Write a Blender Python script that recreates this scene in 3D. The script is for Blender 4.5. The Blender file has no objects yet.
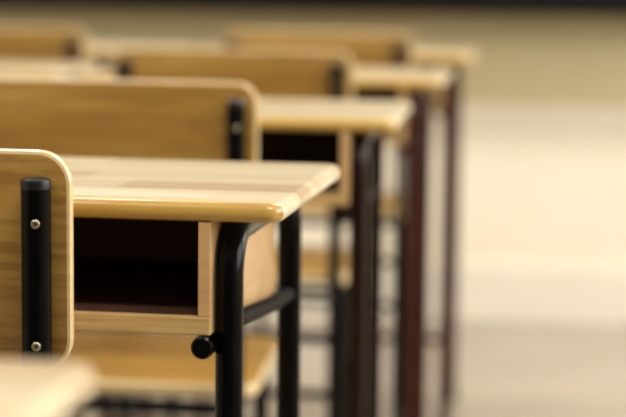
import bpy, bmesh, math
from mathutils import Vector, Matrix

scene = bpy.context.scene
COL = scene.collection
PI = math.pi

# ------------------------------------------------------------------ materials
def lin(r, g, b):
    def c(v):
        v /= 255.0
        return v / 12.92 if v <= 0.04045 else ((v + 0.055) / 1.055) ** 2.4
    return (c(r), c(g), c(b), 1.0)

def new_mat(name):
    m = bpy.data.materials.new(name)
    m.use_nodes = True
    nt = m.node_tree
    return m, nt, nt.nodes, nt.links, nt.nodes['Principled BSDF']

def math_node(N, L, op, a, b=None):
    n = N.new('ShaderNodeMath'); n.operation = op
    if isinstance(a, (int, float)): n.inputs[0].default_value = a
    else: L.new(a, n.inputs[0])
    if b is not None:
        if isinstance(b, (int, float)): n.inputs[1].default_value = b
        else: L.new(b, n.inputs[1])
    return n.outputs[0]

def mix_node(N, L, fac, a, b, mode='MIX'):
    n = N.new('ShaderNodeMix'); n.data_type = 'RGBA'; n.blend_type = mode
    for k, v in ((0, fac), (6, a), (7, b)):
        if hasattr(v, 'is_linked'): L.new(v, n.inputs[k])
        else: n.inputs[k].default_value = v
    return n.outputs[2]

def ramp_node(N, L, fac, stops):
    n = N.new('ShaderNodeValToRGB')
    e = n.color_ramp.elements
    e[0].position, e[0].color = stops[0]
    e[1].position, e[1].color = stops[-1]
    for p, c in stops[1:-1]:
        x = e.new(p); x.color = c
    L.new(fac, n.inputs[0])
    return n.outputs[0]

def wood(name, stops, strip=0.0, across='Y', grain=0.35, rough=0.35, coat=0.2, dark=(120, 84, 40)):
    """grain runs along X; `strip` is the width of the glued staves across `across`."""
    m, nt, N, L, bsdf = new_mat(name)
    tc = N.new('ShaderNodeTexCoord')
    oi = N.new('ShaderNodeObjectInfo')
    sep = N.new('ShaderNodeSeparateXYZ'); L.new(tc.outputs['Object'], sep.inputs[0])
    rnd = math_node(N, L, 'MULTIPLY', oi.outputs['Random'], 37.0)
    ax = sep.outputs[across]
    if strip:
        row = math_node(N, L, 'FLOOR', math_node(N, L, 'ADD', math_node(N, L, 'DIVIDE', ax, strip), 50.3))
        row = math_node(N, L, 'ADD', row, math_node(N, L, 'FLOOR', rnd))
        w1 = N.new('ShaderNodeTexWhiteNoise'); w1.noise_dimensions = '1D'; L.new(row, w1.inputs['W'])
        seg = math_node(N, L, 'FLOOR', math_node(N, L, 'ADD', math_node(N, L, 'DIVIDE', sep.outputs['X'], 0.31),
                        math_node(N, L, 'MULTIPLY', w1.outputs['Value'], 5.0)))
        w2 = N.new('ShaderNodeTexWhiteNoise'); w2.noise_dimensions = '2D'
        cb = N.new('ShaderNodeCombineXYZ'); L.new(row, cb.inputs[0]); L.new(seg, cb.inputs[1])
        L.new(cb.outputs[0], w2.inputs['Vector'])
        base_f = w2.outputs['Value']
    mp = N.new('ShaderNodeMapping'); mp.inputs['Scale'].default_value = (6, 160, 160)
    L.new(tc.outputs['Object'], mp.inputs['Vector'])
    off = N.new('ShaderNodeCombineXYZ'); L.new(rnd, off.inputs[0]); L.new(rnd, off.inputs[2])
    L.new(off.outputs[0], mp.inputs['Location'])
    nz = N.new('ShaderNodeTexNoise'); nz.inputs['Scale'].default_value = 1.0
    nz.inputs['Detail'].default_value = 4; nz.inputs['Roughness'].default_value = 0.6
    L.new(mp.outputs[0], nz.inputs['Vector'])
    mp2 = N.new('ShaderNodeMapping'); mp2.inputs['Scale'].default_value = (1.6, 22, 22)
    L.new(tc.outputs['Object'], mp2.inputs['Vector']); L.new(off.outputs[0], mp2.inputs['Location'])
    nb = N.new('ShaderNodeTexNoise'); nb.inputs['Scale'].default_value = 1.0; nb.inputs['Detail'].default_value = 2
    L.new(mp2.outputs[0], nb.inputs['Vector'])
    broad = ramp_node(N, L, nb.outputs[0], [(0.3, (0, 0, 0, 1)), (0.7, (1, 1, 1, 1))])
    if strip:
        f = math_node(N, L, 'ADD', math_node(N, L, 'MULTIPLY', base_f, 0.55), math_node(N, L, 'MULTIPLY', broad, 0.45))
    else:
        f = broad
    col = ramp_node(N, L, f, [(p, lin(*c)) for p, c in stops])
    g = ramp_node(N, L, nz.outputs[0], [(0.44, (1, 1, 1, 1)), (0.62, (0, 0, 0, 1))])
    gf = math_node(N, L, 'MULTIPLY', math_node(N, L, 'SUBTRACT', 1.0, g), grain)
    col = mix_node(N, L, gf, col, lin(*dark))
    L.new(col, bsdf.inputs['Base Color'])
    bsdf.inputs['Roughness'].default_value = rough
    bsdf.inputs['Coat Weight'].default_value = coat
    bsdf.inputs['Coat Roughness'].default_value = 0.18
    bp = N.new('ShaderNodeBump'); bp.inputs['Strength'].default_value = 0.06; bp.inputs['Distance'].default_value = 0.001
    L.new(nz.outputs[0], bp.inputs['Height']); L.new(bp.outputs[0], bsdf.inputs['Normal'])
    return m

def painted(name, rgb, rough=0.3, var=0.15, scale=40, metallic=0.0, coat=0.0, spec=0.5):
    m, nt, N, L, bsdf = new_mat(name)
    tc = N.new('ShaderNodeTexCoord')
    nz = N.new('ShaderNodeTexNoise'); nz.inputs['Scale'].default_value = scale; nz.inputs['Detail'].default_value = 3
    L.new(tc.outputs['Object'], nz.inputs['Vector'])
    c = lin(*rgb); d = tuple(v * (1 - var) for v in c[:3]) + (1,)
    L.new(ramp_node(N, L, nz.outputs[0], [(0.35, d), (0.65, c)]), bsdf.inputs['Base Color'])
    bsdf.inputs['Roughness'].default_value = rough
    bsdf.inputs['Metallic'].default_value = metallic
    bsdf.inputs['Coat Weight'].default_value = coat
    bsdf.inputs['Specular IOR Level'].default_value = spec
    r = math_node(N, L, 'ADD', math_node(N, L, 'MULTIPLY', nz.outputs[0], 0.12), rough - 0.06)
    L.new(r, bsdf.inputs['Roughness'])
    return m

M_TOP = wood('pale_stave_wood', [(0.0, (182, 150, 118)), (0.35, (208, 190, 156)), (0.65, (222, 207, 174)), (1.0, (232, 220, 192))],
             strip=0.058, grain=0.3, rough=0.3, coat=0.3, dark=(176, 136, 92))
M_EDGE = wood('varnished_edge_wood', [(0.0, (186, 146, 66)), (1.0, (216, 180, 98))], grain=0.5, rough=0.28, coat=0.5, dark=(160, 108, 40))
M_BACK = wood('honey_plywood', [(0.0, (158, 118, 52)), (1.0, (186, 146, 74))], grain=0.55, rough=0.33, coat=0.25, dark=(120, 78, 28))
M_PLYEDGE = wood('highlit_plywood_edge', [(0.0, (218, 188, 134)), (1.0, (234, 210, 162))], grain=0.15, rough=0.28, coat=0.5, dark=(180, 132, 70))  # colour lightened to paint in the highlight caught by the rounded rims
M_SEAT = wood('seat_plywood', [(0.0, (180, 136, 64)), (1.0, (206, 164, 88))], grain=0.3, rough=0.33, coat=0.25, dark=(150, 100, 40))
M_BOX = wood('cubby_wood', [(0.0, (196, 162, 104)), (1.0, (220, 190, 132))], grain=0.45, rough=0.45, coat=0.05, dark=(156, 112, 60))
M_SIDE = wood('cubby_side_wood', [(0.0, (200, 160, 108)), (1.0, (218, 182, 132))], grain=0.2, rough=0.4, coat=0.1, dark=(168, 116, 72))
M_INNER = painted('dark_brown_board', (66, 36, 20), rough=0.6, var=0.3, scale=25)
M_BLACK = painted('black_gloss_paint', (4, 4, 5), rough=0.22, var=0.3, scale=30, spec=0.14)
M_MAROON = painted('oxblood_gloss_paint', (56, 15, 8), rough=0.25, var=0.25, scale=30, spec=0.2)
M_DARKBROWN = painted('black_brown_gloss_paint', (30, 9, 7), rough=0.25, var=0.25, scale=30, spec=0.2)
M_RAIL = painted('black_satin_paint', (5, 5, 6), rough=0.6, var=0.2, scale=30, spec=0.1)
M_CAP = painted('black_plastic', (9, 11, 15), rough=0.4, var=0.2, scale=60)
M_RUBBER = painted('black_rubber', (14, 14, 14), rough=0.7, var=0.2, scale=60)
M_SCREW = painted('steel_screw', (190, 178, 150), rough=0.3, var=0.25, scale=300, metallic=1.0)
M_SLOT = painted('screw_recess', (30, 28, 24), rough=0.7, var=0.2, scale=100)

def wall_mat():
    m, nt, N, L, bsdf = new_mat('two_tone_wall_paint')
    g = N.new('ShaderNodeNewGeometry')
    sep = N.new('ShaderNodeSeparateXYZ'); L.new(g.outputs['Position'], sep.inputs[0])
    nz = N.new('ShaderNodeTexNoise'); nz.inputs['Scale'].default_value = 3.0; nz.inputs['Detail'].default_value = 5
    L.new(g.outputs['Position'], nz.inputs['Vector'])
    up = ramp_node(N, L, nz.outputs[0], [(0.3, lin(204, 189, 148)), (0.7, lin(212, 198, 160))])
    lo = ramp_node(N, L, nz.outputs[0], [(0.3, lin(232, 220, 199)), (0.7, lin(237, 226, 206))])
    st = math_node(N, L, 'GREATER_THAN', sep.outputs['Z'], WALL_STEP)
    L.new(mix_node(N, L, st, lo, up), bsdf.inputs['Base Color'])
    bsdf.inputs['Roughness'].default_value = 0.55
    return m
WALL_STEP = 0.578
M_WALL = wall_mat()
M_PLAIN = painted('cream_wall_paint', (232, 220, 196), rough=0.7, var=0.04, scale=3)
M_CEIL = painted('white_ceiling_paint', (240, 238, 230), rough=0.8, var=0.03, scale=3)
M_SKIRT = painted('off_white_skirting_paint', (234, 226, 211), rough=0.4, var=0.04, scale=6)
M_BOARD = painted('dark_chalkboard', (14, 15, 14), rough=0.75, var=0.3, scale=6)
M_BFRAME = painted('dark_wood_frame', (9, 6, 5), rough=0.7, var=0.3, scale=20, spec=0.15)

def floor_mat():
    m, nt, N, L, bsdf = new_mat('polished_terrazzo_tile')
    g = N.new('ShaderNodeNewGeometry')
    sep = N.new('ShaderNodeSeparateXYZ'); L.new(g.outputs['Position'], sep.inputs[0])
    big = N.new('ShaderNodeTexNoise'); big.inputs['Scale'].default_value = 2.2; big.inputs['Detail'].default_value = 4
    L.new(g.outputs['Position'], big.inputs['Vector'])
    sp = N.new('ShaderNodeTexVoronoi'); sp.inputs['Scale'].default_value = 90
    L.new(g.outputs['Position'], sp.inputs['Vector'])
    base = ramp_node(N, L, big.outputs[0], [(0.3, lin(146, 134, 119)), (0.7, lin(162, 152, 138))])
    chips = mix_node(N, L, 0.18, base, sp.outputs['Color'], 'SOFT_LIGHT')
    fx = math_node(N, L, 'FRACT', math_node(N, L, 'ADD', math_node(N, L, 'DIVIDE', sep.outputs['X'], 0.6), 40.35))
    fy = math_node(N, L, 'FRACT', math_node(N, L, 'ADD', math_node(N, L, 'DIVIDE', sep.outputs['Y'], 0.6), 40.77))
    jx = math_node(N, L, 'LESS_THAN', fx, 0.008); jy = math_node(N, L, 'LESS_THAN', fy, 0.008)
    j = math_node(N, L, 'MULTIPLY', math_node(N, L, 'MAXIMUM', jx, jy), 0.6)
    L.new(mix_node(N, L, j, chips, lin(130, 116, 98)), bsdf.inputs['Base Color'])
    bsdf.inputs['Roughness'].default_value = 0.15
    bsdf.inputs['Specular IOR Level'].default_value = 0.4
    return m
M_FLOOR = floor_mat()

# ------------------------------------------------------------------ mesh helpers
def obj(name, bm, mats, parent=None, smooth=True, angle=35):
    bmesh.ops.remove_doubles(bm, verts=bm.verts, dist=1e-6)
    bmesh.ops.recalc_face_normals(bm, faces=bm.faces)
    me = bpy.data.meshes.new(name)
    bm.to_mesh(me); bm.free()
    for m in (mats if isinstance(mats, (list, tuple)) else [mats]):
        me.materials.append(m)
    if smooth:
        me.shade_smooth()
        me.set_sharp_from_angle(angle=math.radians(angle))
    o = bpy.data.objects.new(name, me)
    COL.objects.link(o)
    if parent: o.parent = parent
    return o

def add_box(bm, lo, hi, bevel=0.0, mi=0, seg=2):
    r = bmesh.ops.create_cube(bm, size=1.0)
    vs = r['verts']
    for v in vs:
        v.co = Vector([lo[i] + (v.co[i] + 0.5) * (hi[i] - lo[i]) for i in range(3)])
    fs = set(f for v in vs for f in v.link_faces)
    for f in fs: f.material_index = mi
    if bevel:
        es = list(set(e for f in fs for e in f.edges))
        bmesh.ops.bevel(bm, geom=es, offset=bevel, segments=seg, profile=0.5, affect='EDGES', material=-1)

def rounded_outline(hx0, hx1, y0, y1, r, n=8):
    """plan outline: half width hx0 at y0, hx1 at y1 (symmetric in x) with corner radius r."""
    corners = [Vector((-hx0, y0)), Vector((hx0, y0)), Vector((hx1, y1)), Vector((-hx1, y1))]
    pts = []
    for i, c in enumerate(corners):
        a = (corners[i - 1] - c).normalized(); b = (corners[(i + 1) % 4] - c).normalized()
        ang = a.angle(b); t = r / math.tan(ang / 2)
        ctr = c + (a + b).normalized() * (r / math.sin(ang / 2))
        p0 = c + a * t; p1 = c + b * t
        s0 = math.atan2(p0.y - ctr.y, p0.x - ctr.x); s1 = math.atan2(p1.y - ctr.y, p1.x - ctr.x)
        while s1 < s0: s1 += 2 * PI
        for k in range(n + 1):
            s = s0 + (s1 - s0) * k / n
            pts.append(Vector((ctr.x + r * math.cos(s), ctr.y + r * math.sin(s))))
    return pts

def inset(pts, d):
    n = len(pts); out = []
    for i in range(n):
        a = (pts[i] - pts[i - 1]); b = (pts[(i + 1) % n] - pts[i])
        if a.length < 1e-9: a = b
        if b.length < 1e-9: b = a
        na = Vector((-a.y, a.x)).normalized(); nb = Vector((-b.y, b.x)).normalized()
        nn = (na + nb).normalized()
        out.append(pts[i] + nn * (d / max(0.5, nn.dot(na))))
    return out

def board(bm, outline, z0, z1, er, seg=5, edge_mi=1, top_mi=0, xform=None, front_only=False):
    """a board with rounded (er) edges; the faces of the rounded rim take edge_mi."""
    rings = []
    prof = []
    for k in range(seg + 1):
        a = PI / 2 * k / seg
        prof.append((er * (1 - math.sin(a)), z0 + er * (1 - math.cos(a))))
    for k in range(seg + 1):
        a = PI / 2 * k / seg
        prof.append((er * (1 - math.cos(a)), z1 - er * (1 - math.sin(a))))
    for d, z in prof:
        ring = [bm.verts.new((p.x, p.y, z)) for p in inset(outline, d)]
        rings.append(ring)
    n = len(outline)
    for r0, r1 in zip(rings[:-1], rings[1:]):
        for i in range(n):
            d = outline[(i + 1) % n] - outline[i]
            f = bm.faces.new((r0[i], r0[(i + 1) % n], r1[(i + 1) % n], r1[i])); f.material_index = edge_mi if (not front_only or abs(d.x) > 0.35 * abs(d.y)) else top_mi
    f = bm.faces.new(list(reversed(rings[0]))); f.material_index = top_mi
    f = bm.faces.new(rings[-1]); f.material_index = top_mi
    if xform:
        for ring in rings:
            for v in ring: v.co = xform(v.co)

def fillet(pts, r, n=8):
    pts = [Vector(p) for p in pts]; out = [pts[0]]
    for i in range(1, len(pts) - 1):
        c = pts[i]; a = (pts[i - 1] - c); b = (pts[i + 1] - c)
        la, lb = a.length, b.length; a.normalize(); b.normalize()
        ang = a.angle(b); t = min(r / math.tan(ang / 2), la * 0.98, lb * 0.98); rr = t * math.tan(ang / 2)
        ctr = c + (a + b).normalized() * (rr / math.sin(ang / 2))
        u = (c + a * t - ctr); w = (c + b * t - ctr); tot = u.angle(w); axis = u.cross(w).normalized()
        for k in range(n + 1):
            out.append(ctr + Matrix.Rotation(tot * k / n, 3, axis) @ u)
    out.append(pts[-1]); return out

def tube(bm, pts, r, sides=20, caps=True, dome=0.0, mi=0):
    pts = [Vector(p) for p in pts]; rings = []; prev = None
    for i, p in enumerate(pts):
        t = (pts[min(i + 1, len(pts) - 1)] - pts[max(i - 1, 0)]).normalized()
        if prev is None:
            ref = Vector((1, 0, 0)) if abs(t.x) < 0.9 else Vector((0, 0, 1))
            u = (ref - t * ref.dot(t)).normalized()
        else:
            u = (prev - t * prev.dot(t)).normalized()
        prev = u; w = t.cross(u)
        rings.append([bm.verts.new(p + (u * math.cos(2 * PI * k / sides) + w * math.sin(2 * PI * k / sides)) * r) for k in range(sides)])
    for a, b in zip(rings[:-1], rings[1:]):
        for k in range(sides):
            bm.faces.new((a[k], a[(k + 1) % sides], b[(k + 1) % sides], b[k])).material_index = mi
    if caps:
        bm.faces.new(list(reversed(rings[0]))).material_index = mi
        bm.faces.new(rings[-1]).material_index = mi

def lathe(bm, prof, origin, axis, sides=24, mi=0):
    """prof = [(radius, distance along axis)]"""
    axis = Vector(axis).normalized(); origin = Vector(origin)
    ref = Vector((1, 0, 0)) if abs(axis.x) < 0.9 else Vector((0, 0, 1))
    u = (ref - axis * ref.dot(axis)).normalized(); w = axis.cross(u); rings = []
    for r, h in prof:
        r = max(r, 1e-5)
        rings.append([bm.verts.new(origin + axis * h + (u * math.cos(2 * PI * k / sides) + w * math.sin(2 * PI * k / sides)) * r) for k in range(sides)])
    for a, b in zip(rings[:-1], rings[1:]):
        for k in range(sides):
            bm.faces.new((a[k], a[(k + 1) % sides], b[(k + 1) % sides], b[k])).material_index = mi
    bm.faces.new(list(reversed(rings[0]))).material_index = mi
    bm.faces.new(rings[-1]).material_index = mi

def thing(name, label, cat, loc, rotz=0.0, group=None):
    o = bpy.data.objects.new(name, None); COL.objects.link(o)
    o.empty_display_size = 0.1
    o.location = loc; o.rotation_euler = (0, 0, rotz)
    o['label'] = label; o['category'] = cat
    if group: o['group'] = group
    return o

def struct(name, bm, mats, smooth=False):
    o = obj(name, bm, mats, smooth=smooth); o['kind'] = 'structure'; return o

def dup(root, loc, rotz, label, frame_mat=None):
    def put(o, parent):
        c = o.copy(); COL.objects.link(c); c.parent = parent
        if frame_mat and o.type == 'MESH' and o.data.materials[0] == M_BLACK:
            c.material_slots[0].link = 'OBJECT'; c.material_slots[0].material = frame_mat
        for ch in list(o.children): put(ch, c)
        return c
    kids = list(root.children)
    r = root.copy(); COL.objects.link(r)
    r.location = loc; r.rotation_euler = (0, 0, rotz); r['label'] = label
    for ch in kids: put(ch, r)
    return r

# ------------------------------------------------------------------ the setting
WY = 5.078          # front wall
XL, XR, YB, ZC = -3.4, 2.3, -2.4, 3.0
bm = bmesh.new(); add_box(bm, (XL, YB, -0.1), (XR, WY + 0.15, 0.0)); struct('floor', bm, M_FLOOR)
bm = bmesh.new(); add_box(bm, (XL, WY, 0.0), (XR, WY + 0.15, ZC)); struct('wall_front', bm, M_WALL)
bm = bmesh.new(); add_box(bm, (XL - 0.15, YB, -0.1), (XL, WY + 0.15, ZC)); struct('wall_left', bm, M_PLAIN)
bm = bmesh.new(); add_box(bm, (XL - 0.15, YB, ZC), (XR + 0.15, WY + 0.15, ZC + 0.1)); struct('ceiling', bm, M_CEIL)
# right wall with two window openings
bm = bmesh.new()
W0, W1 = 0.95, 2.55
OPEN = [(0.6, 2.4), (2.9, 4.7)]
add_box(bm, (XR, YB, -0.1), (XR + 0.15, WY + 0.15, W0))
add_box(bm, (XR, YB, W1), (XR + 0.15, WY + 0.15, ZC))
ys = [YB] + [v for o in OPEN for v in o] + [WY + 0.15]
for a, b in zip(ys[0::2], ys[1::2]): add_box(bm, (XR, a, W0), (XR + 0.15, b, W1))
struct('wall_right', bm, M_PLAIN)
for k, (a, b) in enumerate(OPEN):
    bm = bmesh.new(); t = 0.05
    add_box(bm, (XR + 0.04, a, W0), (XR + 0.1, b, W0 + t)); add_box(bm, (XR + 0.04, a, W1 - t), (XR + 0.1, b, W1))
    for y in (a, (a + b) / 2 - t / 2, b - t): add_box(bm, (XR + 0.04, y, W0 + t), (XR + 0.1, y + t, W1 - t))
    struct('window_%d' % (k + 1), bm, M_SKIRT)
bm = bmesh.new(); add_box(bm, (XL, WY - 0.014, 0.0), (XR, WY, 0.157), bevel=0.003); struct('baseboard_front', bm, M_SKIRT)

# chalkboard on the front wall (only its lower rail shows at the top of the photo)
BZ = 0.812
t = thing('chalkboard', 'dark framed chalkboard on front wall, its lower rail along the top of the photo', 'chalkboard', (-0.9, WY, BZ))
bm = bmesh.new(); add_box(bm, (-1.9, -0.022, 0.06), (1.9, -0.004, 1.24)); obj('writing_surface', bm, M_BOARD, t, smooth=False)
bm = bmesh.new()
add_box(bm, (-1.98, -0.04, 0.0), (1.98, -0.001, 0.06), 0.004); add_box(bm, (-1.98, -0.04, 1.24), (1.98, -0.001, 1.3), 0.004)
add_box(bm, (-1.98, -0.04, 0.06), (-1.9, -0.001, 1.24), 0.004); add_box(bm, (1.9, -0.04, 0.06), (1.98, -0.001, 1.24), 0.004)
obj('frame', bm, M_BFRAME, t, smooth=False)
bm = bmesh.new(); add_box(bm, (-1.9, -0.16, 0.005), (1.9, -0.04, 0.02), 0.003); add_box(bm, (-1.9, -0.165, 0.005), (1.9, -0.155, 0.036), 0.002)
obj('chalk_tray', bm, M_BFRAME, t, smooth=False)

# ------------------------------------------------------------------ school desk
DW, DD, DH, DT = 0.585, 0.310, 0.760, 0.0153
def make_desk(label, loc, rotz=0.0):
    t = thing('school_desk', label, 'desk', loc, rotz, 'wooden school desks')
    bm = bmesh.new()
    board(bm, rounded_outline(DW / 2, DW / 2, -DD / 2, DD / 2, 0.015), DH - DT, DH, 0.0072, front_only=True)
    obj('tabletop', bm, [M_TOP, M_EDGE], t)
    R = 0.0108; lx = 0.2478; yf, yr = -0.133, 0.138; zt = DH - DT - R
    ym = (yf + yr) / 2
    po, pi_, fy, by = 0.2368, 0.2272, -0.152, 0.122          # cubby: outer / inner side, front, back
    s0, s1 = 0.6575, 0.6715                                 # shelf
    for sx in (1, -1):
        for y in (yf, yr):
            bm = bmesh.new()
            tube(bm, fillet([(sx * lx, y, 0.012), (sx * lx, y, zt), (sx * lx, ym, zt)], 0.036), R)
            leg = obj('leg', bm, M_BLACK, t)
            bm = bmesh.new()
            lathe(bm, [(0.011, 0), (0.0135, 0.002), (0.0135, 0.026), (0.0118, 0.03)], (sx * lx, y, 0), (0, 0, 1))
            obj('rubber_foot', bm, M_RUBBER, leg)
        bm = bmesh.new()
        tube(bm, fillet([(sx * lx, yf, 0.665), (sx * lx, yr - 0.07, 0.6455), (sx * lx, yr, 0.643)], 0.1), 0.0068, sides=14)
        obj('side_rail', bm, M_RAIL, t)
        # tube under the cubby with its round end facing the pupil, held to the leg by a short bracket
        bm = bmesh.new()
        xk, zk, rk = sx * 0.2315, 0.6487, 0.0088
        lathe(bm, [(rk - 0.0016, fy - 0.006), (rk, fy - 0.0045), (rk, -0.115)], (xk, 0, zk), (0, 1, 0))
        add_box(bm, (min(xk, sx * (lx - 0.006)), yf - 0.007, zk - 0.006), (max(xk, sx * (lx - 0.006)), yf + 0.007, zk + 0.0035))
        obj('support_tube', bm, M_BLACK, t)
        bm = bmesh.new()
        x0, x1 = sorted((sx * pi_, sx * po))
        add_box(bm, (x0, fy, s1), (x1, by, DH - DT), 0.0008)
        a, b = sorted((sx * (po - 0.008), sx * (po + 0.0008))); add_box(bm, (a, -0.112, 0.645), (b, by, s1 + 0.002))
        obj('side_panel', bm, M_SIDE, t, smooth=False)
    bm = bmesh.new()
    add_box(bm, (-po, fy - 0.0008, s0), (po, by, s1), 0.001); obj('shelf', bm, M_BOX, t, smooth=False)
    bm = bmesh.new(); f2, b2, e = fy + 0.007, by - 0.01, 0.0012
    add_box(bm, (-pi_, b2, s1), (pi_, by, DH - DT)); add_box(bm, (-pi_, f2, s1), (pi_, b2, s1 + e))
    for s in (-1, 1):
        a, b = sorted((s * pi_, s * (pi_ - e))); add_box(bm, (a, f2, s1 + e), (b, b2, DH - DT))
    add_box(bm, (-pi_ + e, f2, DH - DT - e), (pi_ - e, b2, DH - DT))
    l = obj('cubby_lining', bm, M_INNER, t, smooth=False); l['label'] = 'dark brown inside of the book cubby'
    bm = bmesh.new(); tube(bm, [(-lx, yf, 0.186), (lx, yf, 0.186)], 0.008, sides=14); obj('foot_bar', bm, M_BLACK, t)
    return t

PITCH = 0.80
DX, DY = -0.5000, 1.586
d1 = make_desk('pale wooden school desk in sharp focus with black legs and an open dark cubby', (DX, DY, 0), math.radians(-1.5))
dup(d1, (-0.500, 0.690, 0), 0.0, 'blurred wooden desktop corner at the bottom left, nearest the camera')
dup(d1, (-0.4965, DY + PITCH, 0), math.radians(1.5), 'soft focus wooden desk on dark brown-red legs directly behind the sharp desk', M_DARKBROWN)
dup(d1, (-0.4945, DY + 2 * PITCH, 0), 0.0, 'blurred wooden desk with brown-red legs, third in line if the sharp desk is first', M_MAROON)
dup(d1, (-0.490, DY + 3 * PITCH, 0), 0.0, 'very blurred rearmost desk of the right-hand line, its thin brown-red leg against the cream wall', M_MAROON)
LX = -0.612
dup(d1, (-0.505 + LX, DY + 2 * PITCH, 0), 0.0, 'blurred pale desktop at left edge of the photo, just below the upper left chair back', M_MAROON)
dup(d1, (-0.495 + LX, DY + 3 * PITCH, 0), 0.0, 'very blurred rearmost desktop of the left-hand line, below the chalkboard', M_MAROON)

# ------------------------------------------------------------------ school chair
def make_chair(label, loc, rotz=0.0):
    t = thing('school_chair', label, 'chair', loc, rotz, 'wooden school chairs with black tube frames')
    HW = 0.186; zb, zt_ = 0.6505, 0.8075
    zc, hh = (zb + zt_) / 2, (zt_ - zb) / 2
    bow = lambda x: 0.008 * (1 - (x / 0.1632) ** 2)          # plywood bows gently between its posts
    def up(co):                                               # board drawn flat, then stood up
        return Vector((co.x, co.z + bow(co.x), zc + co.y))
    bm = bmesh.new()
    ol = rounded_outline(HW, HW, -hh, hh, 0.024, n=10)
    # subdivide the long straight edges so the bow is smooth
    dense = []
    for i, p in enumerate(ol):
        q = ol[(i + 1) % len(ol)]; dense.append(p)
        n = int((q - p).length / 0.02)
        for k in range(1, n): dense.append(p.lerp(q, k / n))
    er = 0.0030; TH = 0.0108
    rings = []
    for d, z in [(er, 0.0), (er * 0.3, er * 0.3), (0, er), (0, TH - er), (er * 0.3, TH - er * 0.3), (er, TH)]:
        rings.append([bm.verts.new((p.x, p.y, z)) for p in inset(dense, d)])
    n = len(dense)
    for a, b in zip(rings[:-1], rings[1:]):
        for i in range(n): bm.faces.new((a[i], a[(i + 1) % n], b[(i + 1) % n], b[i])).material_index = 1
    # faces as vertical strips (columns) so that the bow is followed
    for ring in (rings[0], rings[-1]):
        top = sorted([v for v in ring if v.co.y >= 0], key=lambda v: (v.co.x, v.co.y))
        ctr = []
        f = bm.faces.new(ring); f.material_index = 0
        xs = [-0.2 + 0.02 * k for k in range(21)]
        geom = [f] + list(f.edges) + list(f.verts)
        for x in xs:
            res = bmesh.ops.bisect_plane(bm, geom=geom, plane_co=(x, 0, 0), plane_no=(1, 0, 0))
            zz = ring[0].co.z
            fl = [g for g in bm.faces if all(abs(v.co.z - zz) < 1e-5 for v in g.verts)]
            geom = fl + list(set(e for g in fl for e in g.edges)) + list(set(v for g in fl for v in g.verts))
    for v in bm.verts: v.co = up(v.co)
    back = obj('backrest', bm, [M_BACK, M_PLYEDGE], t)
    PX, PR = 0.1634, 0.0105
    py = -PR
    for sx in (1, -1):
        bm = bmesh.new(); tube(bm, [(sx * PX, py, 0.012), (sx * PX, py, 0.783)], PR, sides=24)
        leg = obj('leg', bm, M_BLACK, t)
        bm = bmesh.new()
        lathe(bm, [(PR + 0.0002, 0), (PR + 0.0003, 0.004), (PR - 0.0001, 0.006), (PR - 0.0015, 0.0072), (0.004, 0.0079), (0.0, 0.008)], (sx * PX, py, 0.782), (0, 0, 1))
        obj('post_cap', bm, M_CAP, leg)
        for z in (0.7585, 0.6724):
            bm = bmesh.new()
            a0 = math.radians(13); cx = sx * PX + PR * math.sin(a0); y0 = py - PR * math.cos(a0); nrm = Vector((math.sin(a0), -math.cos(a0), 0))
            lathe(bm, [(0.0031, -0.001), (0.0031, 0.0005), (0.0026, 0.001), (0.0016, 0.0013), (0.0, 0.0014)], (cx, y0, z), nrm, sides=20)
            for a in (0.5, 0.5 + PI / 2):
                m = Matrix.Translation(Vector((cx, y0, z)) + nrm * 0.0013) @ Matrix.Rotation(a0, 4, 'Z') @ Matrix.Rotation(a, 4, 'Y')
                b2 = bmesh.ops.create_cube(bm, size=1.0)['verts']
                for v in b2: v.co = m @ Vector((v.co.x * 0.0034, v.co.y * 0.0007, v.co.z * 0.0008))
                for f in set(f for v in b2 for f in v.link_faces): f.material_index = 1
            s = obj('screw', bm, [M_SCREW, M_SLOT], leg); s['label'] = 'steel cross-head screw on the black post'
        bm = bmesh.new(); lathe(bm, [(0.0105, 0), (0.0125, 0.002), (0.0125, 0.024), (0.011, 0.028)], (sx * PX, py, 0), (0, 0, 1))
        obj('rubber_foot', bm, M_RUBBER, leg)
        # front leg: runs back under the seat to the post
        bm = bmesh.new()
        tube(bm, fillet([(sx * 0.148, 0.275, 0.012), (sx * 0.148, 0.275, 0.441), (sx * PX, py, 0.441)], 0.035), 0.009, sides=18)
        leg = obj('leg', bm, M_BLACK, t)
        bm = bmesh.new(); lathe(bm, [(0.0095, 0), (0.0115, 0.002), (0.0115, 0.024), (0.0102, 0.028)], (sx * 0.148, 0.275, 0), (0, 0, 1))
        obj('rubber_foot', bm, M_RUBBER, leg)
    bm = bmesh.new()
    sl = rounded_outline(0.186, 0.172, 0.001, 0.295, 0.028)
    board(bm, sl, 0.450, 0.466, 0.005, edge_mi=1)
    obj('seat', bm, [M_SEAT, M_PLYEDGE], t)
    for z in (0.441, 0.366, 0.280):
        bm = bmesh.new(); tube(bm, [(-PX, py, z), (PX, py, z)], 0.007, sides=14); obj('crossbar', bm, M_BLACK, t)
    return t

CX, CY = -0.5288, 1.312
c1 = make_chair('sharp honey plywood chair back at left edge with black post and two screws', (CX - 0.0017, CY, 0))
dup(c1, (CX, CY + PITCH, 0), 0.0, 'softly blurred wooden chair behind the sharp desk, its seat showing below that desk')
dup(c1, (CX + 0.015, CY + 2 * PITCH, 0), 0.0, 'blurred chair whose back rises above the chair behind the sharp desk, one place further back')
dup(c1, (CX + 0.040, CY + 3 * PITCH, 0), 0.0, 'very blurred orange-brown chair back in front of the rearmost right-hand desk')
dup(c1, (CX + LX + 0.01, CY + 3 * PITCH, 0), 0.0, 'very blurred chair back at upper left edge, in the left-hand line')

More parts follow.
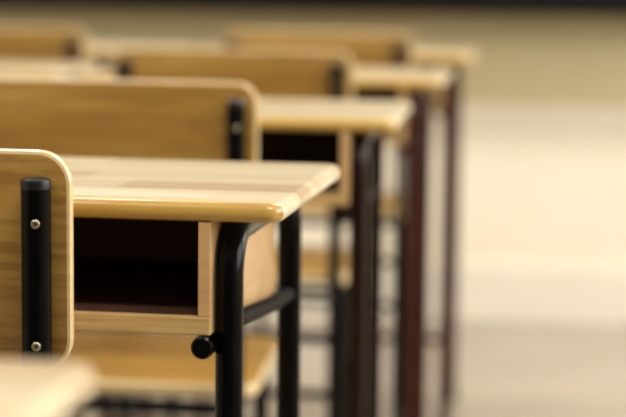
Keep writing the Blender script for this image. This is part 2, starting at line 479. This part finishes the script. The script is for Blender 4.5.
# ------------------------------------------------------------------ light
def area(name, loc, rot, sx, sy, power, color):
    l = bpy.data.lights.new(name, 'AREA'); l.shape = 'RECTANGLE'; l.size = sx; l.size_y = sy
    l.energy = power; l.color = color
    o = bpy.data.objects.new(name, l); COL.objects.link(o); o.location = loc; o.rotation_euler = rot
    return o
for a, b in OPEN:   # daylight coming in through the window openings
    area('window_daylight', (XR + 0.12, (a + b) / 2, (W0 + W1) / 2), (0, PI / 2, 0), W1 - W0, b - a, 66, (1.0, 0.99, 0.965))
for x, y, e in ((0.6, 3.9, 52), (-1.6, 3.9, 42), (0.6, 0.4, 34), (-1.6, 0.4, 30)):
    area('ceiling_lamp', (x, y, ZC - 0.03), (0, 0, 0), 1.2, 0.3, e, (1.0, 0.985, 0.94))
w = bpy.data.worlds.new('world'); scene.world = w; w.use_nodes = True
w.node_tree.nodes['Background'].inputs[0].default_value = (1.0, 0.93, 0.82, 1)
w.node_tree.nodes['Background'].inputs[1].default_value = 0.08

# ------------------------------------------------------------------ camera
F, ROLL = 1940.0, math.radians(0.6)
cam = bpy.data.cameras.new('camera'); co = bpy.data.objects.new('camera', cam); COL.objects.link(co)
cam.sensor_fit = 'HORIZONTAL'; cam.sensor_width = 36.0; cam.lens = F / 626 * 36.0
cam.clip_start = 0.05
# the lines of desks run along +Y towards a vanishing point up and to the right of the picture
vx, vy = 575.0 - 313.0, 208.5 + 35.0
ux = vx * math.cos(ROLL) - vy * math.sin(ROLL); uy = vx * math.sin(ROLL) + vy * math.cos(ROLL)
pitch = math.atan2(uy, F); yaw = math.atan2(ux * math.cos(pitch), F)
co.location = (0, 0, 0.94)
co.rotation_euler = (Matrix.Rotation(yaw, 3, 'Z') @ Matrix.Rotation(PI / 2 - pitch, 3, 'X') @ Matrix.Rotation(ROLL, 3, 'Z')).to_euler()
cam.dof.use_dof = True; cam.dof.focus_distance = 1.41
cam.dof.aperture_fstop = (cam.lens / 1000) / 0.025
cam.dof.aperture_blades = 0
scene.camera = co

scene.view_settings.view_transform = 'Standard'
scene.view_settings.look = 'None'
scene.view_settings.gamma = 1.0
scene.view_settings.exposure = 0.08
